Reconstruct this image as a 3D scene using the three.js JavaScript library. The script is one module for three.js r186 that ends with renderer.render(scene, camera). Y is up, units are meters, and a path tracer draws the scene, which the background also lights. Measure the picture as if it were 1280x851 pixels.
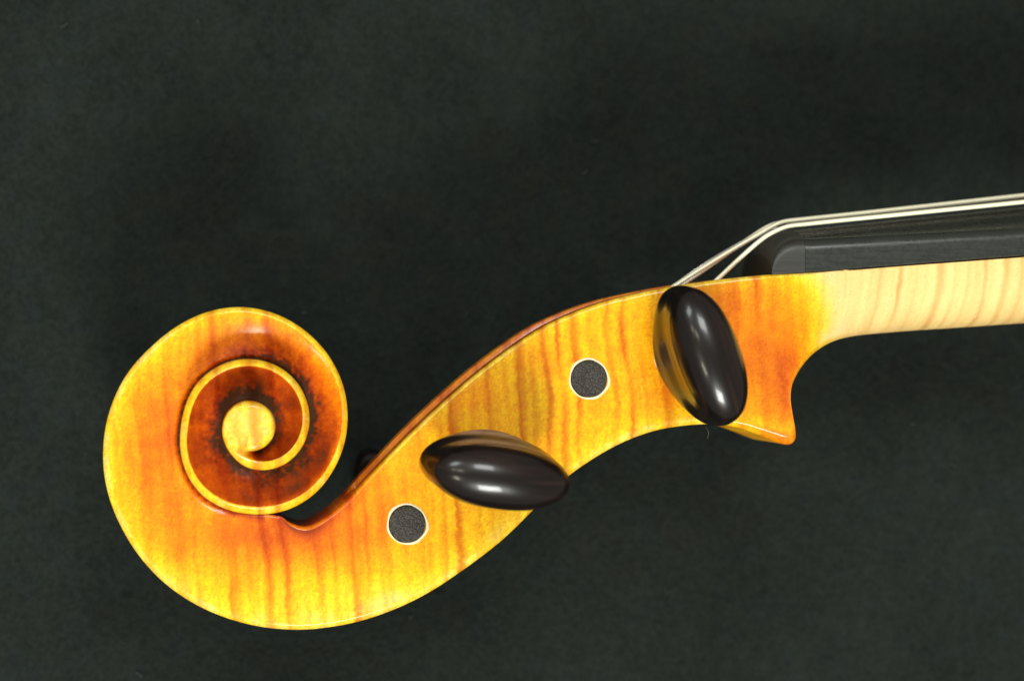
import * as THREE from 'three';
import { mergeGeometries } from 'three/addons/utils/BufferGeometryUtils.js';
import { RectAreaLightUniformsLib } from 'three/addons/lights/RectAreaLightUniformsLib.js';

// ---------------------------------------------------------------- camera, room light, lamps, exposure
// The violin lies on its side on a black felt cloth (y up); the camera looks down at it.
// Violin-local millimetres: x towards the body, y towards the strings, z up out of the cloth (treble cheek below, bass cheek above).
const MM = 0.001, CLOTH_Z = -36.5;                     // the cloth lies 36 mm under the violin's middle plane
const YAW = 7.5 * Math.PI / 180, DIST = 430, AIM_Z = 10, HALF = 0.1356;
const toWorld = (x, y, z) => new THREE.Vector3(x * MM, (z - CLOTH_Z) * MM, -y * MM);

const scene = new THREE.Scene();
const camera = new THREE.PerspectiveCamera(2 * Math.atan(HALF) * 180 / Math.PI, 1024 / 680, 0.02, 10);
const eye = new THREE.Vector3(-DIST * Math.sin(YAW), 0, AIM_Z + DIST * Math.cos(YAW));
camera.position.copy(toWorld(eye.x, eye.y, eye.z));
camera.up.set(0, 0, -1);
camera.lookAt(toWorld(0, 0, AIM_Z));
camera.focus = (DIST + 1) * MM;
camera.userData.fStop = 11;
camera.updateMatrixWorld(true);

scene.background = new THREE.Color().setRGB(0.29, 0.27, 0.245);   // the dim room above the table

RectAreaLightUniformsLib.init();
function lamp(x, y, z, w, h, strength, color) {
  const l = new THREE.RectAreaLight(new THREE.Color().setRGB(...color), strength, w, h);
  l.position.copy(toWorld(x, y, z));
  l.lookAt(toWorld(0, -10, 0));
  scene.add(l);
  return l;
}
lamp(20, -640, 700, 0.27, 0.25, 37, [0.97, 1.0, 0.94]);      // the main lamp, from the near side of the table
lamp(60, 420, 950, 0.30, 0.26, 16, [0.96, 1.0, 0.97]);      // ceiling lamp on the far side
lamp(-520, -400, 850, 0.17, 0.12, 16, [1.0, 0.95, 0.75]);
lamp(-430, 140, 1050, 0.13, 0.16, 8, [1.0, 0.95, 0.75]);
lamp(-650, 200, 1000, 0.15, 0.11, 8, [1.0, 0.95, 0.75]);

lamp(-380, 420, 560, 0.22, 0.16, 11, [0.9, 1.0, 0.95]);  // added fill lamp: brightens the far peg's tip and the peg flanks

const renderer = new THREE.WebGLRenderer({ antialias: true });
renderer.toneMapping = THREE.LinearToneMapping;
renderer.toneMappingExposure = 1.18;
renderer.shadowMap.enabled = true;
renderer.setSize(1024, 680);

// ---------------------------------------------------------------- helpers
function rng(seed) { let s = seed >>> 0; return () => { s = (s + 0x6d2b79f5) | 0; let t = Math.imul(s ^ (s >>> 15), 1 | s); t = (t + Math.imul(t ^ (t >>> 7), 61 | t)) ^ t; return ((t ^ (t >>> 14)) >>> 0) / 4294967296; }; }
function hash(i, j, k) { let h = Math.imul(i, 374761393) ^ Math.imul(j, 668265263) ^ Math.imul(k, 974634777); h = Math.imul(h ^ (h >>> 13), 1274126177); return ((h ^ (h >>> 16)) >>> 0) / 4294967296; }
function noise(x, y, k = 0) {
  const i = Math.floor(x), j = Math.floor(y), u = x - i, v = y - j, s = u * u * (3 - 2 * u), t = v * v * (3 - 2 * v);
  const a = hash(i, j, k), b = hash(i + 1, j, k), c = hash(i, j + 1, k), d = hash(i + 1, j + 1, k);
  return (a + (b - a) * s + (c - a) * t + (a - b - c + d) * s * t) * 2 - 1;
}
const fbm = (x, y, k, n = 4) => { let v = 0, a = 0.5, f = 1; for (let i = 0; i < n; i++) { v += a * noise(x * f, y * f, k + i); a *= 0.5; f *= 2.03; } return v; };
const clamp = (v, a = 0, b = 1) => Math.min(b, Math.max(a, v));
const mix = (a, b, t) => a + (b - a) * t;
const smooth = (a, b, x) => { const t = clamp((x - a) / (b - a)); return t * t * (3 - 2 * t); };
function table(pairs) {                                   // smooth monotone-ish interpolation through [x, y] pairs
  const n = pairs.length, X = pairs.map(p => p[0]), Y = pairs.map(p => p[1]);
  const m = Y.map((_, i) => i === 0 ? (Y[1] - Y[0]) / (X[1] - X[0]) : i === n - 1 ? (Y[n - 1] - Y[n - 2]) / (X[n - 1] - X[n - 2]) : (Y[i + 1] - Y[i - 1]) / (X[i + 1] - X[i - 1]));
  return x => {
    if (x <= X[0]) return Y[0];
    if (x >= X[n - 1]) return Y[n - 1];
    let i = 0; while (x > X[i + 1]) i++;
    const h = X[i + 1] - X[i], t = (x - X[i]) / h, t2 = t * t, t3 = t2 * t;
    return (2 * t3 - 3 * t2 + 1) * Y[i] + (t3 - 2 * t2 + t) * h * m[i] + (3 * t2 - 2 * t3) * Y[i + 1] + (t3 - t2) * h * m[i + 1];
  };
}
// survey: a sight line measured on the photograph, met with the level z (mm) of the real surface it was measured on
function at(px, py, z) {
  const a = (px - 640) / 425.5 * HALF, b = (425.5 - py) / 425.5 * HALF;
  const c = Math.cos(YAW), s = Math.sin(YAW);
  const d = new THREE.Vector3(s + a * c, b, -c + a * s);
  return d.multiplyScalar((z - eye.z) / d.z).add(eye);
}
const used = {};
const numbered = n => { used[n] = (used[n] ?? -1) + 1; return used[n] ? n + '_' + String(used[n]).padStart(3, '0') : n; };
function part(name, geometry, material, parent) {        // geometry in mm
  geometry.scale(MM, MM, MM);
  const m = new THREE.Mesh(geometry, material);
  m.name = name; m.castShadow = m.receiveShadow = true;
  parent.add(m);
  return m;
}
function texture(w, h, f, srgb, repeat) {
  const data = new Uint8Array(w * h * 4);
  const enc = v => 255 * (srgb ? (v <= 0.0031308 ? 12.92 * v : 1.055 * Math.pow(v, 1 / 2.4) - 0.055) : v);
  for (let j = 0; j < h; j++) for (let i = 0; i < w; i++) {
    const c = f(i, j), o = (j * w + i) * 4;
    for (let k = 0; k < 3; k++) data[o + k] = clamp(enc(clamp(c[k])), 0, 255);
    data[o + 3] = 255;
  }
  const t = new THREE.DataTexture(data, w, h);
  t.magFilter = THREE.LinearFilter; t.minFilter = THREE.LinearFilter;
  if (srgb) t.colorSpace = THREE.SRGBColorSpace;
  t.wrapS = t.wrapT = repeat ? THREE.MirroredRepeatWrapping : THREE.ClampToEdgeWrapping;
  t.needsUpdate = true;
  return t;
}
// design grid: 0.137 mm per unit on the middle plane, used to lay out the wood's figure and the varnish wear
const GX = x => x / 0.137 + 640, GY = y => 425.5 - y / 0.137;

// ---------------------------------------------------------------- felt cloth
const felt = (() => {
  const S = 1024, lo = [];
  const fuzz = (i, j) => {
    const x = i / S * 260, y = j / S * 260;             // mm
    const wob = fbm(x * 0.25, y * 0.25, 91, 2) * 2;
    return 0.22 * noise(x * 0.42 + wob, y * 0.42 - wob, 3) + 0.36 * noise(x * 1.1 + wob, y * 1.1, 5) + 0.6 * noise(x * 1.9, y * 1.9 + wob, 7) + .4 * noise(x * 3.4 + wob, y * 3.4, 8);
  };
  const h = new Float32Array(S * S);
  for (let j = 0; j < S; j++) for (let i = 0; i < S; i++) h[j * S + i] = fuzz(i, j);
  const r = rng(11);
  for (let n = 0; n < 5200; n++) {                       // matted fibres
    let x = r() * S, y = r() * S, a = r() * 6.283; const len = 8 + r() * 26, amp = (r() - 0.35) * 0.5;
    for (let s = 0; s < len; s++) { x += Math.cos(a); y += Math.sin(a); a += (r() - 0.5) * 0.5; h[((y | 0) & 1023) * S + ((x | 0) & 1023)] += amp; }
  }
  const map = texture(S, S, (i, j) => {
    const x = i / S * 260, y = j / S * 260, v = h[j * S + i];
    const g = clamp(1 + 0.34 * v + 0.26 * fbm(x * 0.07, y * 0.07, 21, 3), 0.4, 2);
    const warm = 0.06 * noise(x * 0.3, y * 0.3, 33);
    return [0.0112 * g * (1 + warm), 0.0143 * g, 0.0122 * g * (1 - warm)];
  }, true, true);
  const bump = texture(S, S, (i, j) => { const v = 0.5 + 0.22 * h[j * S + i]; return [v, v, v]; }, false, true);
  const m = new THREE.MeshPhysicalMaterial({ map, bumpMap: bump, bumpScale: 0.0007, roughness: 0.97, specularIntensity: 0.25, sheen: 0.12, sheenRoughness: 0.7, sheenColor: new THREE.Color().setRGB(0.5, 0.6, 0.55) });
  return m;
})();
{
  const W = 900, N = 120, g = new THREE.PlaneGeometry(W, W, N, N), p = g.attributes.position, uv = g.attributes.uv;
  for (let i = 0; i < p.count; i++) {
    const x = p.getX(i), y = p.getY(i);
    p.setZ(i, 0.5 * fbm(x / 60, y / 60, 51, 2) - 0.35);
    uv.setXY(i, (x + 37) / 260, (y + 91) / 260);
  }
  g.computeVertexNormals();
  g.rotateX(-Math.PI / 2);
  const cloth = part('felt_cloth', g, felt, scene);
  cloth.userData = { kind: 'structure', label: 'black felt cloth spread flat under the violin head', category: 'cloth' };
}

// ---------------------------------------------------------------- violin
const violin = new THREE.Group();
violin.name = 'violin';
violin.position.set(0, -CLOTH_Z * MM, 0);
violin.rotation.x = -Math.PI / 2;                         // lies on its treble side
violin.userData = { label: 'amber varnished violin head with carved scroll, dark pegs and pale flamed neck on black felt', category: 'violin' };
scene.add(violin);

// --- flamed maple (bare wood colour; the varnish is a tint per vertex)
const U0 = -82, UW = 196, V0 = -60, VH = 98;
const flames = [[150, 9, .25], [182, 8, .3], [218, 9, .6], [238, 6, .25], [279, 10, .8], [300, 6, .3], [321, 9, .8], [346, 8, .75], [372, 7, .3], [386, 8, .5], [407, 6, .3], [431, 9, 1], [449, 6, .5], [470, 10, .5], [500, 9, .35], [522, 7, .3],
  [548, 6, .35], [566, 9, 1], [590, 7, .35], [611, 8, .6], [632, 6, .35], [652, 8, .8], [668, 5, .4], [688, 7, .9], [706, 6, .85], [726, 7, .9], [748, 7, .5], [770, 6, .55], [792, 7, .7], [812, 5, .35], [836, 10, .8], [862, 7, .35], [884, 8, .4], [912, 8, .5], [934, 10, .5], [962, 8, .55], [984, 9, .4],
  [1012, 5, .15], [1042, 5, .3], [1066, 4, .2], [1086, 5, .45], [1110, 5, .95], [1136, 5, 1], [1157, 4, .35], [1188, 7, 1.1], [1207, 4, .55], [1226, 4, .35], [1248, 6, 1.0], [1274, 6, 1], [1296, 5, .5], [1318, 6, .9], [1350, 7, .7], [1385, 6, .9]];
const mapleMap = texture(2048, 1024, (i, j) => {
  const x = U0 + (i + .5) / 2048 * UW, y = V0 + (j + .5) / 1024 * VH, X = GX(x), Y = GY(y);
  const neck = smooth(1000, 1060, X);
  const wob = 3.2 * noise(X / 90, Y / 70, 1) + 1.5 * noise(X / 26, Y / 24, 2) + 1.1 * noise(X / 7, Y / 5, 4);
  const tilt = mix((Y - 560) * 0.075, -0.0009 * Math.max(0, Y - 330) ** 2, neck);
  const q = X - tilt + wob * mix(1.3, 0.7, neck);
  let f = 0;
  for (const [c, w, s] of flames) { let d = (q - c) / (w * .66); d *= d > 0 ? .8 : 1.3; if (d > -3 && d < 3) f += s * Math.exp(-d * d) * (0.85 + 0.45 * noise(c, Y / 60, 9)); }
  f += 0.2 * noise(q / 9, Y / 110, 12) + 0.22 * noise(q / 3.6, Y / 70, 13) - 0.05;
  f = clamp(f * mix(1.3, 1, neck), -0.3, 1.3);
  const grain = 0.5 * noise(X / 9, Y / 1.1, 14) + 0.5 * noise(X / 4, Y / 0.8, 15);
  const curlGrain = noise(X / 1.6 + Y * .2, Y / 3.2, 16);
  const fleck = noise(X / 2.2, Y / 1.6, 17);
  const k = 1 + mix(.10, .04, neck) * grain + mix(.07, .03, neck) * curlGrain + mix(.055, .025, neck) * fleck;
  let r = mix(.84, .76, neck) * k, g = mix(0.615, 0.535, neck) * k, b = mix(.33, .27, neck) * k;
  r *= 1 - mix(0.24, .2, neck) * f; g *= 1 - mix(0.48, 0.34, neck) * f * (1 + .15 * fleck); b *= 1 - mix(0.55, 0.46, neck) * f;
  g *= 1 + mix(.10, .02, neck) * curlGrain + mix(.07, .02, neck) * fleck;
  const speck = noise(X / 1.9, Y / 1.9, 18);              // dark pores and tiny nicks; rare highlight flecks painted in pale
  if (speck > .86) { r *= .82; g *= .7; b *= .6; }
  if (speck < -.955) { r *= 1.2; g *= 1.3; b = Math.max(b, .6); }
  return [r, g, b];
}, true, false);
const varnishBump = texture(2048, 1024, (i, j) => { const v = 0.5 + 0.3 * fbm(i / 14, j / 14, 61, 4) + .2 * noise(i / 2.6, j / 2.6, 66); return [v, v, v]; }, false, false);
const wood = new THREE.MeshPhysicalMaterial({ map: mapleMap, vertexColors: true, roughness: 0.5, bumpMap: varnishBump, bumpScale: 0.00006, clearcoat: 0.5, clearcoatRoughness: 0.16, specularIntensity: 0.2 });
const bareWood = new THREE.MeshPhysicalMaterial({ map: mapleMap, vertexColors: true, roughness: 0.55, bumpMap: varnishBump, bumpScale: 0.00004, specularIntensity: 0.6 });

const TINT = [[0, 1, 1, 1], [.12, 1, .92, .30], [.22, .98, .84, .06], [.32, .97, .70, .014], [.45, .95, .48, .008], [.58, .86, .29, .006], [.72, .63, .135, .008], [.86, .36, .06, .012], [1, .075, .042, .032]];
function tint(v) {
  v = clamp(v);
  let i = 0; while (i < TINT.length - 2 && v > TINT[i + 1][0]) i++;
  const a = TINT[i], b = TINT[i + 1], t = (v - a[0]) / (b[0] - a[0]);
  return [1, 2, 3].map(k => mix(a[k], b[k], t));
}
const blob = (X, Y, cx, cy, sx, sy, s) => s * Math.exp(-(((X - cx) / sx) ** 2) - ((Y - cy) / sy) ** 2);
function varnish(X, Y) {                                  // how much red-brown varnish is left at a place on the cheek
  let v = 0.40 + 0.09 * fbm(X / 45, Y / 45, 71, 3) + 0.03 * noise(X / 9, Y / 12, 75);
  v += blob(X, Y, 330, 662, 75, 38, .22) + blob(X, Y, 400, 672, 70, 34, .18) + blob(X, Y, 205, 560, 55, 110, .2) + blob(X, Y, 470, 628, 45, 60, .12);
  v += blob(X, Y, 968, 455, 52, 90, .17) + blob(X, Y, 905, 410, 38, 80, .16) + blob(X, Y, 820, 500, 30, 40, .12) + blob(X, Y, 600, 490, 40, 25, .1) + blob(X, Y, 585, 560, 60, 25, .06);
  v += blob(X, Y, 1000, 480, 24, 50, .26);
  v -= blob(X, Y, 700, 470, 70, 60, .05) + blob(X, Y, 430, 745, 130, 30, .1) + blob(X, Y, 610, 620, 60, 50, .06);
  return v * (1 - smooth(985, 1092, X + (360 - Y) * 0.25 + 16 * fbm(X / 18, Y / 14, 141, 3)));
}

// --- the outline of the head: the spiral rim (angle in degrees, radius in design units about the eye), then the pegbox and the neck
const EYE = [313, 533];
const rimR = table([[-200, 31], [-90, 31], [0, 31.5], [90, 31.5], [150, 33], [190, 36], [233, 42], [270, 53], [321, 66], [360, 73.5], [410, 81], [450, 84], [495, 85.5], [540, 87.5], [590, 104], [612, 108], [630, 110], [651, 114], [672, 116.5], [697, 118], [728, 123], [770, 134.6], [815, 150], [858, 158.5], [880, 170], [902, 183], [921, 195], [940, 207], [962, 224.6], [983, 242], [1001, 259]]);
const rimH = table([[-200, 20.5], [0, 20.3], [180, 19], [360, 15.8], [540, 12.2], [630, 10.4], [720, 8.6], [800, 8.0], [860, 7.9]]);
const dipT = table([[180, 0.05], [232, .08], [262, 1.0], [292, 3.4], [360, 4.6], [540, 4.2], [640, 3.6], [720, 3.4], [800, 2.0], [860, .9], [900, .35], [960, .1], [1000, .0]]);
const cheekZ = x => 9 + (x + 37.9) * (3 / 76);            // the flat cheek widens towards the nut
function rimAt(a) {
  const t = a * Math.PI / 180, r = rimR(a), px = EYE[0] + r * Math.cos(t), py = EYE[1] - r * Math.sin(t);
  let z = rimH(a);
  let p = at(px, py, z);
  const k = smooth(790, 900, a);
  if (k > 0) { z = mix(z, cheekZ(p.x), k); p = at(px, py, z); }
  return p;
}
const pegboxLine = [[385, 787.3, 352, 646.5], [405, 785.3, 361, 653], [430, 781.5, 382, 658.5], [455, 775.5, 411, 644.5], [490, 763.5, 440, 619], [520, 750, 460, 597], [545, 736, 480, 576], [575, 716, 508, 547], [600, 698, 536, 520], [630, 674, 568, 491], [660, 645, 600, 464], [688, 616, 640, 434], [712, 595, 680, 408], [742, 574, 720, 389.5], [780, 553, 760, 375.5], [820, 538.5, 795, 367], [850, 533, 830, 360], [880, 530.5, 858, 355.2], [905, 531.5, 878, 352.2], [930, 536.5, 896, 349.8], [955, 545.5, 911, 348], [972, 552.2, 920, 347],
  [985, 556, 926, 346.4], [993, 554.6, 930, 346], [997.5, 548, 934, 345.6], [995.5, 536, 940, 345], [992, 520, 950, 344], [989.5, 500, 962, 343.2], [992, 482, 975, 342.4], [1000, 465, 988, 341.5], [1015, 445, 1004, 340.4], [1035, 430.5, 1026, 338.8], [1062, 421.5, 1056, 336.5], [1120, 415, 1116, 332], [1200, 409.5, 1198, 326], [1280, 404, 1279, 320], [1350, 399.3, 1350, 314.8], [1420, 394.5, 1420, 309.6]];
// stations: {o, i: outer and inner edge points, a: spiral angle or null, s: running number along the pegbox}
const stations = [];
for (let a = 96; a < 999; a += 1.25) {
  const o = rimAt(a), i = rimAt(a - 360);
  const flat = smooth(860, 930, a);
  stations.push({ o, i, a, s: -1, hI: mix(o.z, cheekZ(i.x), flat) });
}
{
  const L = stations[stations.length - 1];
  const pts = pegboxLine.map(([ox, oy, ix, iy], k) => {
    const nk = smooth(28, 33, k);
    const zo = z => mix(z, 3, nk);
    let o = at(ox, oy, 11); o = at(ox, oy, zo(cheekZ(o.x)));
    let i = at(ix, iy, 11); i = at(ix, iy, mix(cheekZ(i.x), 11.7 + 0.02 * (i.x - 50), smooth(26, 31, k)));
    return { o, i };
  });
  const L2 = stations[stations.length - 12];
  const P = [{ o: L2.o, i: L2.i.clone().setZ(L2.hI) }, { o: L.o, i: L.i.clone().setZ(L.hI) }, ...pts];
  const cr = (p0, p1, p2, p3, t) => {                     // Catmull-Rom on points with chord-length tangents
    const d0 = Math.max(p0.distanceTo(p1), .05), d1 = Math.max(p1.distanceTo(p2), .05), d2 = Math.max(p2.distanceTo(p3), .05), r = new THREE.Vector3();
    for (const k of ['x', 'y', 'z']) {
      const m1 = ((p1[k] - p0[k]) / d0 * d1 + (p2[k] - p1[k])) * .5 * 1, m2 = ((p2[k] - p1[k]) + (p3[k] - p2[k]) / d2 * d1) * .5;
      const t2 = t * t, t3 = t2 * t;
      r[k] = (2 * t3 - 3 * t2 + 1) * p1[k] + (t3 - 2 * t2 + t) * m1 + (3 * t2 - 2 * t3) * p2[k] + (t3 - t2) * m2;
    }
    return r;
  };
  for (let k = 1; k < P.length - 1; k++) {
    const n = 10, p0 = P[k - 1], p1 = P[k], p2 = P[k + 1], p3 = P[Math.min(k + 2, P.length - 1)];
    for (let j = 1; j <= n; j++) {
      const t = j / n, s = k - 2 + t;                     // s = index along pegboxLine
      const o = cr(p0.o, p1.o, p2.o, p3.o, t), i = cr(p0.i, p1.i, p2.i, p3.i, t);
      stations.push({ o, i, a: null, s, hI: i.z });
    }
  }
}
// --- cross-section of one station, outer edge to inner edge: [distance share from outer edge, z, varnish, kind]
const NW = 7, NC = 6, NF = 34, NI = 5, NR = 4, NB = 8;
function profile(st) {
  const { o, i, a, s } = st, w = Math.hypot(o.x - i.x, o.y - i.y), spiral = a !== null, rows = [];
  const put = (d, z, v) => rows.push([d, z, v]);
  const neck = spiral ? 0 : smooth(27.5, 33.5, s);
  const h = spiral ? o.z : mix(o.z, cheekZ(o.x), smooth(26, 34, s));
  const hO = spiral ? o.z : cheekZ(o.x);
  let c = spiral ? table_c(a) : mix(.95, 1.75, smooth(17.5, 21.5, s)) * (1 - .55 * smooth(24, 26, s));
  c = Math.min(c, w * 0.5);
  const deep = spiral && a < 560 ? hO - 9 : 0;
  const outerWallV = spiral ? mix(.5, .32, smooth(560, 700, a)) : .36;
  // wall
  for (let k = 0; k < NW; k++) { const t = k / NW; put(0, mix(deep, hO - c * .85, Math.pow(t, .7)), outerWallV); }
  // rounded bevel
  for (let k = 0; k < NC; k++) {
    const t = k / (NC - 1), q = t * Math.PI / 2;
    const d = mix(c * t, c * (1 - Math.cos(q)), .45), z = hO - c * .85 * (1 - mix(t, Math.sin(q), .45));
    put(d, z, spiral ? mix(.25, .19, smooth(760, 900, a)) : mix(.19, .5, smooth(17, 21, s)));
  }
  // floor
  const dip = spiral ? Math.min(dipT(a), 2.6 + w * .35) : 0;
  const top = !spiral ? smooth(-.4, 1.5, s) : 0;          // the pegbox's upper edge has its own bevel
  const ci = .75 * top;
  const d1 = w - ci;
  for (let k = 1; k <= NF; k++) {
    const u = k / NF, d = mix(c, d1, u);
    let f = 1 - Math.pow(1 - u, 1.7);
    if (spiral) f = mix(f, smooth(0, 1, u), smooth(640, 800, a) * .7);
    let z = mix(hO, st.hI, u) - dip * f;
    if (spiral && a > 640) z -= .55 * smooth(.9, 1, u) * smooth(640, 800, a) * smooth(996, 950, a);
    put(d, z, null);
  }
  const hI = st.hI - (spiral ? dip : 0);
  // inner edge: on the spiral the floor runs in under the next turn's wall; on the pegbox a bevel, the rim and the hollow
  const cav = spiral ? 0 : smooth(3.6, 4.4, s) * (1 - smooth(18.6, 19.4, s));
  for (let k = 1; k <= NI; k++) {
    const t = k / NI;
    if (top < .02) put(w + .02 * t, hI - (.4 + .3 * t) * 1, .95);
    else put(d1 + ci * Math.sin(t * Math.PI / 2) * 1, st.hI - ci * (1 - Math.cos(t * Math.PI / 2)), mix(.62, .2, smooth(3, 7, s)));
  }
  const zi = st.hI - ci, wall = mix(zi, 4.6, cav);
  for (let k = 1; k <= NR; k++) { const t = k / NR; put(w, top < .02 ? hI - .8 - t * .5 : zi - wall * t * .999, mix(.97, .55, smooth(1.5, 3.6, s))); }  // throat wall painted near black: its shadow is put into the varnish tint
  const zin = top < .02 ? hI - 1.3 : zi - wall * .999;
  for (let k = 1; k <= NB; k++) {                          // hollow: its side wall, then its bottom at the middle plane
    const t = k / NB, depth = w * .66 * cav;
    if (t <= .6) put(w - depth * t / .6, zin, .75);
    else put(w - depth, mix(zin, 0, (t - .6) / .4) * cav, .75);
  }
  // the neck: a half round in place of the flat cheek
  if (neck > 0) for (const r of rows.slice(0, NW + NC + NF)) {
    const q = rows.indexOf(r) / (NW + NC + NF - 1), e = q * Math.PI / 2;
    const d = w * (1 - Math.pow(Math.cos(e), 1.0)), z = i.z * Math.pow(Math.sin(e), .62);
    r[0] = mix(r[0], d, neck); r[1] = mix(r[1], z, neck); if (r[2] !== null) r[2] = mix(r[2], 0, neck);
  }
  if (neck > 0) for (const r of rows.slice(NW + NC + NF)) r[2] *= 1 - neck;
  return { rows, w };
}
function table_c(a) { return bevel(a); }
const bevel = table([[190, 1.5], [260, 1.7], [330, 1.3], [400, 1.05], [560, 1.1], [650, 1.25], [720, .9], [800, .8], [900, .8], [1000, .95]]);
const NP = NW + NC + NF + NI + NR + NB;

const pos = [], col = [], uvs = [];
for (const st of stations) {
  const { rows, w } = profile(st), { o, i, a, s } = st;
  const dx = (i.x - o.x) / w, dy = (i.y - o.y) / w;
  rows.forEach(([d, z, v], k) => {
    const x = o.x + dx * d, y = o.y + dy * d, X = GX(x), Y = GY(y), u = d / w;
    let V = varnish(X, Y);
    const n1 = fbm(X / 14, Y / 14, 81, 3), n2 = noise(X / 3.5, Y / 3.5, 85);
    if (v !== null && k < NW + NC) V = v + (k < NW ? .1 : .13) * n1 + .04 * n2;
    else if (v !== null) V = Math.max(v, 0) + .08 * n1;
    if (k >= NW + NC && k < NW + NC + NF) {
      V -= .19 * Math.exp(-((d / (a === null ? 3.4 : 3.4)) ** 2));       // worn paler along the edge
      if (a !== null) {
        const turn = smooth(905, 760, a);                                // red in the carved turns
        const upper = mix(.36 + .52 * Math.pow(u, .7), .40 + .5 * smooth(.0, .35, u), smooth(760, 690, a));
        const inner = .5 + .3 * smooth(.0, .25, u) + .2 * smooth(.6, .95, u);
        let R = mix(upper, inner, smooth(660, 600, a));
        const topSide = Math.cos((a - 455) * Math.PI / 180);             // the eye's shade above it, put into the colour with the grime
        if (a < 660) R += .09 * Math.max(0, topSide) * smooth(.25, .7, u);
        R += .13 * n1 + (.10 * n2 + .34 * Math.max(0, fbm(X / 6, Y / 6, 88, 3))) * smooth(.35, .9, u);
        V = mix(V, R, turn);
        V += .42 * smooth(.925, .985, u) * smooth(640, 860, a) * (a > 640 ? 1 : 0) * (1 + .4 * n2) * mix(.45, 1, smooth(998, 960, a));   // dark line at the foot of the turn
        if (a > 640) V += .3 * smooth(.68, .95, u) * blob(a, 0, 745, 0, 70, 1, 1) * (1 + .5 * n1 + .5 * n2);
        if (a < 330) V = mix(V, .18, smooth(290, 258, a));                // the eye's tail is worn bare
      } else {
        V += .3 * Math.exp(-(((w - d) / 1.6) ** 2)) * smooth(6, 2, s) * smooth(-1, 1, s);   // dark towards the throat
        V -= .1 * Math.exp(-(((w - d) / 2) ** 2)) * smooth(7, 12, s);
      }
    }
    const neckFade = 1 - smooth(1000, 1075, X + (360 - Y) * 0.25);
    if (a === null && s > 26) V = mix(.05, V, neckFade);
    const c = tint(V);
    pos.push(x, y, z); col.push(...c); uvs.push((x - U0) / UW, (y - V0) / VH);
  });
}
const NS = stations.length, idx = [], quads = [];
for (let r = 0; r < NS - 1; r++) for (let k = 0; k < NP - 1; k++) { const p = r * NP + k; quads.push([r, [p, p + NP, p + 1, p + 1, p + NP, p + NP + 1]]); }
for (const q of quads) idx.push(...q[1]);
const side = new THREE.BufferGeometry();
side.setAttribute('position', new THREE.Float32BufferAttribute(pos, 3));
side.setAttribute('color', new THREE.Float32BufferAttribute(col, 3));
side.setAttribute('uv', new THREE.Float32BufferAttribute(uvs, 2));
side.setIndex(idx);
side.computeVertexNormals();
// is it wound outwards? (the cheek must face +z)
{ const n = side.attributes.normal; if (n.getZ((NS - 260) * NP + NW + NC + 12) < 0) { for (let k = 0; k < idx.length; k += 3) [idx[k], idx[k + 1]] = [idx[k + 1], idx[k]]; side.setIndex(idx); side.computeVertexNormals(); } }
function slice(from, to) {                                 // stations from..to of the strip, with its mirrored twin for the treble side
  const a = new THREE.BufferGeometry(), n = (to - from + 1) * NP;
  for (const [name, size] of [['position', 3], ['normal', 3], ['color', 3], ['uv', 2]]) a.setAttribute(name, new THREE.BufferAttribute(side.attributes[name].array.slice(from * NP * size, from * NP * size + n * size), size));
  const id = []; const all = side.index.array;
  for (let k = from * (NP - 1) * 6; k < to * (NP - 1) * 6; k++) id.push(all[k] - from * NP);
  a.setIndex(id);
  const b = a.clone(), p = b.attributes.position, m = b.attributes.normal;
  for (let k = 0; k < p.count; k++) { p.setZ(k, -p.getZ(k)); m.setZ(k, -m.getZ(k)); }
  const jd = id.slice(); for (let k = 0; k < jd.length; k += 3) [jd[k], jd[k + 1]] = [jd[k + 1], jd[k]];
  b.setIndex(jd);
  return mergeGeometries([a, b]);
}
const cutA = stations.findIndex(q => q.a === null && q.s > 1.9), cutB = stations.findIndex(q => q.a === null && q.s > 29.9);
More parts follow.
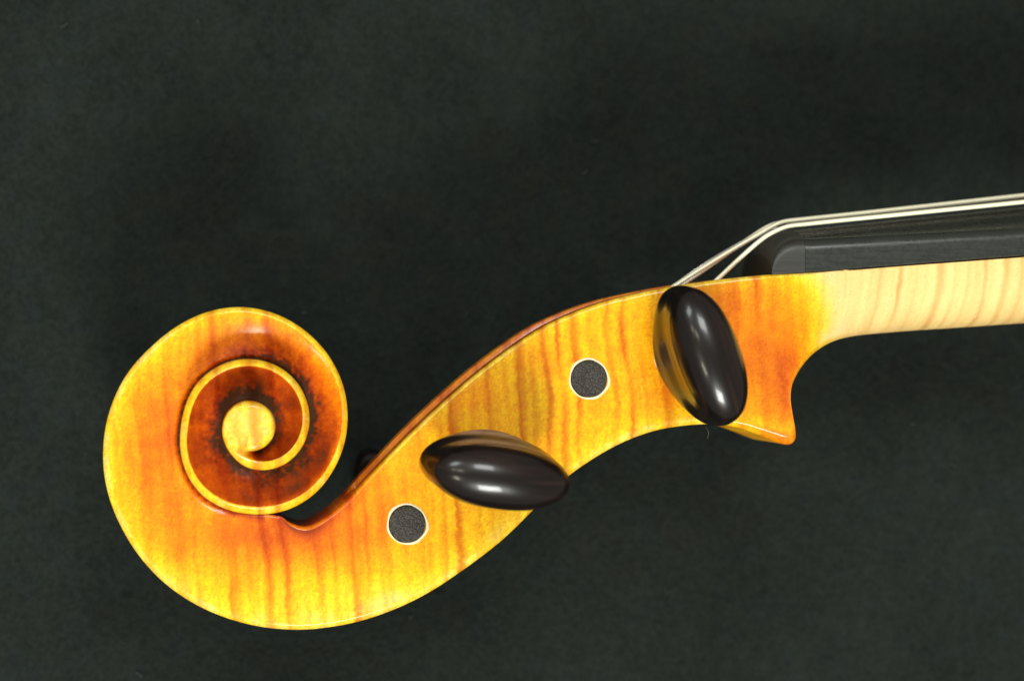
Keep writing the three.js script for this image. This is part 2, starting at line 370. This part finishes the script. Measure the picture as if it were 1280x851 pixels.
// the eye: a round button, its edge rounded, on both sides
function button(sign) {
  const P = [], C = [], T = [], I = [], M = 72, prof = [];
  const R = rimR(-60);
  for (let k = 0; k <= 6; k++) prof.push([1, 0, -9 + k * (8 / 6), .45]);
  for (let k = 1; k <= 6; k++) { const q = k / 6 * Math.PI / 2; prof.push([1, .24 * (1 - Math.cos(q)), -1 + Math.sin(q), .2]); }
  for (let k = 1; k <= 8; k++) prof.push([1 - k / 8, .24 * (1 - k / 8), -.10 * k / 8 + .03 * Math.sin(k), .15]);
  for (let m = 0; m <= M; m++) {
    const t = m / M * 360, q = t * Math.PI / 180;
    const joined = smooth(105, 140, t) * smooth(262, 236, t), zr0 = rimH(t) + .02;   // where the tail of the spiral runs into the button
    for (const [f0, inset, dz, v] of prof) {
      const zr = mix(20.25, zr0, joined * smooth(.3, 1, f0)), fi = mix(inset, inset * .1, joined), f = f0 - (f0 === 1 ? fi : inset * f0 === 0 ? 0 : fi), zz = zr + (dz < 0 && dz > -1.01 && f0 === 1 ? mix(dz, dz * .1, joined) : dz);
      const rr = R * Math.max(0, f), p = at(EYE[0] + rr * Math.cos(q), EYE[1] - rr * Math.sin(q), 20.3);
      P.push(p.x, p.y, sign * zz);
      C.push(...tint(v + .06 * fbm(p.x * 1.2, p.y * 1.2, 131, 3))); T.push((p.x - U0) / UW, (p.y - V0) / VH);
    }
  }
  const n = prof.length;
  for (let m = 0; m < M; m++) for (let k = 0; k < n - 1; k++) { const p = m * n + k, t = [p, p + n, p + 1, p + 1, p + n, p + n + 1]; if (sign < 0) t.reverse(); I.push(...t); }
  const g = new THREE.BufferGeometry();
  g.setAttribute('position', new THREE.Float32BufferAttribute(P, 3)); g.setAttribute('color', new THREE.Float32BufferAttribute(C, 3)); g.setAttribute('uv', new THREE.Float32BufferAttribute(T, 2));
  g.setIndex(I); g.computeVertexNormals();
  return g;
}
// close the gap under the first station of the spiral, at its start
const scroll = part('scroll', slice(0, cutA), wood, violin);
scroll.userData.label = 'carved spiral scroll with dark red turns and worn yellow edges';
for (const sign of [1, -1]) part('scroll_eye', button(sign), wood, scroll);
const pegbox = part('pegbox', slice(cutA, cutB), wood, violin);
pegbox.userData.label = 'golden flamed pegbox of the violin';
const neck = part('neck', slice(cutB, NS - 1), bareWood, violin);
neck.userData.label = 'pale unvarnished flamed maple neck';

// --- nut and fingerboard
const ebony = (() => {
  const map = texture(512, 256, (i, j) => {
    const s = noise(i / 60, j / 2.2, 201) * .5 + noise(i / 25, j / 1.3, 203) * .5, w = fbm(i / 90, j / 40, 207, 3);
    const g = 1 + .14 * s + .14 * w;
    return [.020 * g, .023 * g, .019 * g];
  }, true, true);
  const rough = texture(512, 256, (i, j) => { const v = .30 + .06 * noise(i / 40, j / 3, 211) + .06 * noise(i / 6, j / 6, 212); return [v, v, v]; }, false, true);
  return new THREE.MeshPhysicalMaterial({ map, roughness: 1, roughnessMap: rough, specularIntensity: 1, bumpMap: rough, bumpScale: 0.00003 });
})();
const nutEbony = (() => {
  const map = texture(256, 256, (i, j) => {
    const s = noise(i / 50, j / 3, 221) * .5 + noise(i / 20, j / 1.5, 223) * .5, g = 1 + .4 * s;
    return [.024 * g, .023 * g, .019 * g];
  }, true, true);
  return new THREE.MeshPhysicalMaterial({ map, roughness: .45 });
})();
function loft(sections, closeEnds) {                        // sections: arrays of points of equal length
  const P = [], T = [], I = [], n = sections[0].length;
  sections.forEach((s, m) => s.forEach((p, k) => { P.push(p.x, p.y, p.z); T.push(p.x / 40, (p.y + p.z) / 20); }));
  for (let m = 0; m < sections.length - 1; m++) for (let k = 0; k < n - 1; k++) { const p = m * n + k; I.push(p, p + 1, p + n, p + 1, p + n + 1, p + n); }
  if (closeEnds) for (const m of [0, sections.length - 1]) {
    const c = sections[m].reduce((q, p) => q.add(p), new THREE.Vector3()).divideScalar(n), ci = P.length / 3;
    P.push(c.x, c.y, c.z); T.push(c.x / 40, (c.y + c.z) / 20);
    const base = P.length / 3;
    sections[m].forEach(p => { P.push(p.x, p.y, p.z); T.push(p.x / 40 + p.y / 40, (p.y + p.z) / 20); });
    for (let k = 0; k < n - 1; k++) m ? I.push(ci, base + k, base + k + 1) : I.push(ci, base + k + 1, base + k);
  }
  const g = new THREE.BufferGeometry();
  g.setAttribute('position', new THREE.Float32BufferAttribute(P, 3)); g.setAttribute('uv', new THREE.Float32BufferAttribute(T, 2));
  g.setIndex(I); g.computeVertexNormals();
  return g;
}
// board cross-section at x: bottom edge height, side height, half width
const fbB0 = at(1007, 340.4, 12), fbB1 = at(1280, 319.6, 12.9);
const boardBottom = x => mix(fbB0.y, fbB1.y, (x - fbB0.x) / (fbB1.x - fbB0.x));
const fbT0 = at(1007, 297, 12), fbT1 = at(1280, 282.5, 12.9);
const boardSide = x => mix(fbT0.y - fbB0.y, fbT1.y - fbB1.y, (x - fbB0.x) / (fbB1.x - fbB0.x));
const boardHalf = x => 12 + (x - fbB0.x) * .026;
function boardSection(x, drop = 0, rise = 1, grow = 0) {
  rise *= 1.05 + Math.max(0, x - fbB0.x) * .028;
  const b = boardBottom(x), hh = boardSide(x) + grow, w = boardHalf(x), pts = [], r = 2.2;
  const lift = hh - drop;
  const y0 = b + .02;
  pts.push(new THREE.Vector3(x, y0, 0), new THREE.Vector3(x, y0, w * .6), new THREE.Vector3(x, y0, w - .15), new THREE.Vector3(x, y0 + .15, w));
  for (let k = 1; k <= 4; k++) pts.push(new THREE.Vector3(x, y0 + Math.max(.2, (lift - r)) * k / 4, w));
  for (let k = 1; k <= 6; k++) { const q = k / 6 * 1.25; pts.push(new THREE.Vector3(x, y0 + Math.max(.2, lift - r) + r * Math.sin(q) * Math.min(1, lift / r), w - r * (1 - Math.cos(q)))); }
  const last = pts[pts.length - 1], zr = last.z;
  const mir = pts.slice(1).map(p => new THREE.Vector3(x, p.y, -p.z)).reverse();
  const arch = [];
  for (let k = 1; k < 16; k++) { const t = 1 - k / 8, z = zr * t; arch.push(new THREE.Vector3(x, last.y + rise * 1.75 * (1 - t * t), z)); }
  return [...pts, ...arch, ...mir, pts[0].clone()];
}
{
  const xs = []; for (let k = 0; k <= 60; k++) xs.push(fbB0.x + .04 + k / 60 * 56);
  const board = part('fingerboard', loft(xs.map(x => boardSection(x)), true), ebony, violin);
  board.userData.label = 'dark ebony fingerboard with a soft grey sheen along its edge';
  const x0 = at(965.5, 330, 12).x, L = fbB0.x - x0, secs = [];
  for (let k = 0; k <= 24; k++) {
    const t = k / 24, q = t * Math.PI / 2, x = x0 + L * (1 - Math.cos(q)) * 1.0;    // closer together at the rounded front
    const r = 4.6, xx = x - x0, drop = xx < r ? r - Math.sqrt(Math.max(0, r * r - (r - xx) ** 2)) : 0;
    secs.push(boardSection(Math.min(x, fbB0.x - .03), drop * .95, 1, .12));
  }
  const nut = part('nut', loft(secs, true), nutEbony, violin);
  nut.userData.label = 'dark rounded nut at the end of the fingerboard';
}

// --- pegs
const pegWood = (() => {
  const map = texture(256, 256, (i, j) => {
    const s = noise(i / 6, j / 60, 241) * .6 + noise(i / 2.5, j / 30, 243) * .4, g = 1 + .5 * s, b = smooth(.0, .7, noise(i / 22, j / 120, 245));
    return [(.0055 + .009 * b) * g, (.0034 + .0035 * b) * g, (.0029 + .0024 * b) * g];
  }, true, true);
  return new THREE.MeshPhysicalMaterial({ map, roughness: .29, specularIntensity: .62, clearcoat: .28, clearcoatRoughness: .08 });
})();
const endGrain = (() => {
  const f = (i, j) => { let v = .5 + .5 * fbm(i / 9, j / 9, 251, 3); if (noise(i / 4.5, j / 4.5, 255) > .52) v += .35; return v; };
  const map = texture(256, 256, (i, j) => { const g = .6 + .8 * f(i, j); return [.036 * g, .030 * g, .024 * g]; }, true, true);
  const bump = texture(256, 256, (i, j) => { const v = clamp(f(i, j)); return [v, v, v]; }, false, true);
  return new THREE.MeshPhysicalMaterial({ map, bumpMap: bump, bumpScale: .00035, roughness: .5 });
})();
const GAP = 6.5, RIDGE = 13;
function pegHeadGeometry() {
  const Wt = table([[0, 4.5], [.8, 6.6], [2, 10], [3.6, 11.8], [6, 12.3], [10, 12.2], [13, 11.7]]);
  const Tt = table([[0, 4.4], [1.2, 5.9], [3, 5.8], [5, 5.6], [8, 5.0], [11, 5.2], [13, 5.35]]);
  const prof = [];
  for (let k = 0; k <= 26; k++) { const z = k / 26 * RIDGE; prof.push([z, Wt(z), Tt(z)]); }
  for (let k = 1; k <= 3; k++) { const q = k / 3; prof.push([RIDGE + .2 * q, 11.7 - .1 * q * q, 5.35 - .1 * q * q]); }   // slightly softened ridge
  const b = prof[prof.length - 1];
  for (let k = 1; k <= 22; k++) { const q = k / 22 * Math.PI / 2; prof.push([b[0] + 4.9 * Math.sin(q), b[1] * Math.pow(Math.cos(q), 1.0), b[2] * Math.pow(Math.max(0, Math.cos(q)), 1.0)]); }
  const M = 96, P = [], T = [], I = [], n = prof.length;
  for (let m = 0; m <= M; m++) {
    const t = m / M * Math.PI * 2;
    prof.forEach(([z, W, Th]) => {
      const lens = smooth(2, 9, z), e = mix(1, 1.02, lens);
      P.push(W * Math.sign(Math.cos(t)) * Math.pow(Math.abs(Math.cos(t)), mix(1, .86, lens)), Th * Math.sign(Math.sin(t)) * Math.pow(Math.abs(Math.sin(t)), e), z);
      T.push(P[P.length - 2] / 9 + z * .012, P[P.length - 3] / 26 + z * .006);
    });
  }
  for (let m = 0; m < M; m++) for (let k = 0; k < n - 1; k++) { const p = m * n + k; I.push(p, p + n, p + 1, p + 1, p + n, p + n + 1); }
  const g = new THREE.BufferGeometry();
  g.setAttribute('position', new THREE.Float32BufferAttribute(P, 3)); g.setAttribute('uv', new THREE.Float32BufferAttribute(T, 2));
  g.setIndex(I); g.computeVertexNormals();
  const nn = g.attributes.normal;                         // join the seam
  for (let k = 0; k < n; k++) { const a = k, c = M * n + k, v = new THREE.Vector3(nn.getX(a) + nn.getX(c), nn.getY(a) + nn.getY(c), nn.getZ(a) + nn.getZ(c)).normalize(); nn.setXYZ(a, v.x, v.y, v.z); nn.setXYZ(c, v.x, v.y, v.z); }
  return g;
}
const zAxis = new THREE.Vector3(0, 0, 1);
function peg(origin, axis, leaf, through, label) {         // origin: where it enters its cheek (mm); axis: out along the head; leaf: turn of its thumb piece; through: how deep the shaft reaches
  const g = new THREE.Group();
  g.name = 'peg'; g.userData.label = label;
  g.position.copy(origin).multiplyScalar(MM);
  g.quaternion.setFromUnitVectors(zAxis, axis.clone().normalize()).multiply(new THREE.Quaternion().setFromAxisAngle(zAxis, leaf));
  violin.add(g);
  const head = pegHeadGeometry(); head.translate(0, 0, GAP);
  part('peg_head', head, pegWood, g);
  const sh = new THREE.CylinderGeometry(3.85, 3.2, GAP + through, 40, 1, true); sh.rotateX(Math.PI / 2); sh.translate(0, 0, (GAP - through) / 2);
  part('shaft', sh, pegWood, g);
  const col = new THREE.LatheGeometry([[3.8, -1.9], [4.2, -1.85], [4.5, -1.6], [4.55, -1.2], [4.4, -.9], [4.3, -.7], [4.3, -.3], [4.5, 0], [4.1, .25]].map(p => new THREE.Vector2(...p)), 48); col.rotateX(Math.PI / 2); col.translate(0, 0, GAP);
  part('collar', col, pegWood, g);
  const end = new THREE.LatheGeometry([[0, .18], [1.6, .2], [2.7, .14], [3.05, .04], [3.16, -.12], [3.18, -.5]].map(p => new THREE.Vector2(...p)).reverse(), 40);
  const uv = end.attributes.uv, ep = end.attributes.position; for (let k = 0; k < uv.count; k++) uv.setXY(k, ep.getX(k) / 7 + origin.x * .13, ep.getZ(k) / 7 + origin.y * .17);
  end.rotateX(-Math.PI / 2); end.translate(0, 0, -through);
  part('shaft_end', end, endGrain, g);
  return g;
}
const holeWood = new THREE.MeshPhysicalMaterial({ color: new THREE.Color().setRGB(  .74, .62, .39), roughness: .55 });
function holeRim(p, normal, r) {                           // pale worn wood round a peg hole
  const pts = [[r + .02, -.35], [r, .04], [r + .1, .1], [r + .26, .11], [r + .38, .06], [r + .44, -.05]].map(q => new THREE.Vector2(...q));
  const g = new THREE.LatheGeometry(pts, 56), gp = g.attributes.position;
  for (let k = 0; k < gp.count; k++) { const t = Math.atan2(gp.getZ(k), gp.getX(k)), out = smooth(r + .15, r + .44, Math.hypot(gp.getX(k), gp.getZ(k))), f = 1 + out * .025 * Math.sin(t * 2 + p.y) + out * .015 * Math.sin(t * 5 + p.x) + 0 * 1 + .018 * Math.sin(3 * t + p.x) + .012 * Math.sin(7 * t); gp.setX(k, gp.getX(k) * f); gp.setZ(k, gp.getZ(k) * f); }
  g.rotateX(Math.PI / 2);
  g.applyQuaternion(new THREE.Quaternion().setFromUnitVectors(zAxis, normal));
  g.translate(p.x, p.y, p.z);
  g.computeVertexNormals();
  part('peg_hole_rim', g, holeWood, pegbox);
}
const cheekN = new THREE.Vector3(-3 / 76, 0, 1).normalize(), cheekNf = new THREE.Vector3(-3 / 76, 0, -1).normalize();
function onCheek(px, py) { let p = at(px, py, 10); p = at(px, py, cheekZ(p.x)); return at(px, py, cheekZ(p.x)); }
// bass side, heads towards the camera
const headG = at(886, 444, 31), holeG = onCheek(846, 447), axisG = headG.clone().sub(holeG);
const headD = at(627, 597, 30), axisD = new THREE.Vector3(.09, -.13, 1).normalize(), holeD = headD.clone().addScaledVector(axisD, -(headD.z - 10.3) / axisD.z);
peg(holeG, axisG, -70 * Math.PI / 180, 22, 'peg nearest the nut, its dark thumb piece standing upright');
peg(holeD, axisD, -8 * Math.PI / 180, 20, 'peg with its dark thumb piece lying level, at the lower edge of the pegbox');
holeRim(holeG, cheekN, 3.5); holeRim(new THREE.Vector3(holeD.x, holeD.y, cheekZ(holeD.x)), cheekN, 3.4);
// treble side, heads under the pegbox, shaft ends flush with the near cheek
for (const [px, py, leaf, label] of [[736.5, 473.5, 20, 'peg whose round shaft end shows in the middle of the pegbox'], [509, 655, 113, 'peg whose round shaft end shows nearest the scroll']]) {
  const p = onCheek(px, py), o = new THREE.Vector3(p.x, p.y, -cheekZ(p.x));
  const q = peg(o, new THREE.Vector3(0, 0, -1), 0, cheekZ(p.x) * 2 + .2, label);
  q.quaternion.setFromAxisAngle(new THREE.Vector3(1, 0, 0), Math.PI).multiply(new THREE.Quaternion().setFromAxisAngle(zAxis, -leaf * Math.PI / 180));
  holeRim(p, cheekN, 3.16);
  holeRim(o, cheekNf, 3.6);
}

// --- strings: over the nut and down into the pegbox to their pegs
const silver = new THREE.MeshPhysicalMaterial({ color: new THREE.Color().setRGB(.84, .78, .58), metalness: .3, roughness: .45 });
const steel = new THREE.MeshPhysicalMaterial({ color: new THREE.Color().setRGB(.75, .74, .68), metalness: .9, roughness: .3 });
function string(points, r, mat, label) {
  const P = points.map(p => p.clone()), c = new THREE.CatmullRomCurve3(P, false, 'centripetal');
  const s = part('string', new THREE.TubeGeometry(c, 260, r, 14), mat, violin);
  s.userData.label = label;
}
function coil(center, r, z0, dir, turns) { const out = []; for (let k = 0; k <= turns * 16; k++) { const t = Math.PI * .62 - k / 16 * 2 * Math.PI * 1; out.push(new THREE.Vector3(center.x + r * Math.cos(t), center.y + r * Math.sin(t), z0 + dir * k / 16 * 1.0)); } return out; }
{
  const kinds = [[8.2, .42, [1420, 238, 1280, 252.2, 1100, 270.5, 1010, 279.8, 985, 283, 970, 288.5, 955, 297], [905, 343], 'G'], [2.8, .40, [1420, 229, 1280, 244.2, 1100, 264, 1000, 274.6, 984, 276.4, 974, 279, 964, 284], [862, 346], 'D']];
  const gp = [...Array(7)].map((_, k) => at(kinds[0][2][2 * k], kinds[0][2][2 * k + 1], 8.2 + (k < 3 ? [.9, .6, .2][k] : 0)));
  const dp = [...Array(7)].map((_, k) => at(kinds[1][2][2 * k], kinds[1][2][2 * k + 1], 2.8));
  const gd = at(903, 343.5, 7.5), dd = at(858, 348, 2.6);
  const end = (p, n) => new THREE.Vector3(p.x, p.y, n);
  string([...gp, gd, ...coil(holeG, 4.0, 5.5, -1, 3)], .41, silver, 'silver wound string nearest the camera, running down to the upright peg');
  string([...dp, dd, ...coil(holeD, 4.0, 2, 1, 3)], .43, silver, 'silver wound string second from the camera');
  const mirror = (pts, z, dy) => pts.map(p => new THREE.Vector3(p.x, p.y + dy, z));
  const hA = onCheek(736.5, 473.5), hE = onCheek(509, 655);
  string([...mirror(dp, -2.8, -.05), new THREE.Vector3(dd.x, dd.y - 1.2, -2.6), ...coil(hA, 3.9, -2, -1, 3)], .38, silver, 'thin wound string third from the camera');
  string([...mirror(gp, -8.2, .1), new THREE.Vector3(gd.x - 2, gd.y + 1.2, -6.5), ...coil(hE, 3.9, -3, 1, 3)], .15, steel, 'thin plain steel string farthest from the camera');
}

// --- lint on the felt
{
  const r = rng(77), gs = [];
  for (let k = 0; k < 34; k++) {
    const x = (r() - .5) * 230, y = (r() - .5) * 170, len = k < 2 ? 7 : .4 + r() * 1.1, pts = [];
    let a = r() * 6.283, px = x, py = y;
    const turn = (r() - .5) * 1.2;
    for (let n = 0; n < 6; n++) { pts.push(new THREE.Vector3(px, .25 + .35 * r(), py)); px += Math.cos(a) * len / 5; py += Math.sin(a) * len / 5; a += turn + (r() - .5) * .5; }
    gs.push(new THREE.TubeGeometry(new THREE.CatmullRomCurve3(pts), 12, .05 + .05 * r(), 5));
  }
  const lint = part('lint', mergeGeometries(gs), new THREE.MeshStandardMaterial({ color: new THREE.Color().setRGB(.05, .056, .05), roughness: .95 }), scene);
  lint.userData = { kind: 'stuff', label: 'pale specks of lint scattered over the black felt', category: 'lint' };
}
// --- a stray thread under the upright peg
{
  const pts = [[882, 533, 11], [885, 538, 12], [886, 543, 12], [884, 548, 12.2]].map(p => at(...p));
  const m = part('loose_thread', new THREE.TubeGeometry(new THREE.CatmullRomCurve3(pts), 20, .05, 6), new THREE.MeshStandardMaterial({ color: 0x565e55, roughness: .9 }), violin);
}
console.log('G axis', axisG.toArray().map(v => v.toFixed(2)).join(' '), 'hole D', GX(holeD.x).toFixed(0), GY(holeD.y).toFixed(0), 'stations', NS, 'x0', NP);

scene.traverse(o => { if (o.isMesh) o.castShadow = o.receiveShadow = true; });
renderer.render(scene, camera);
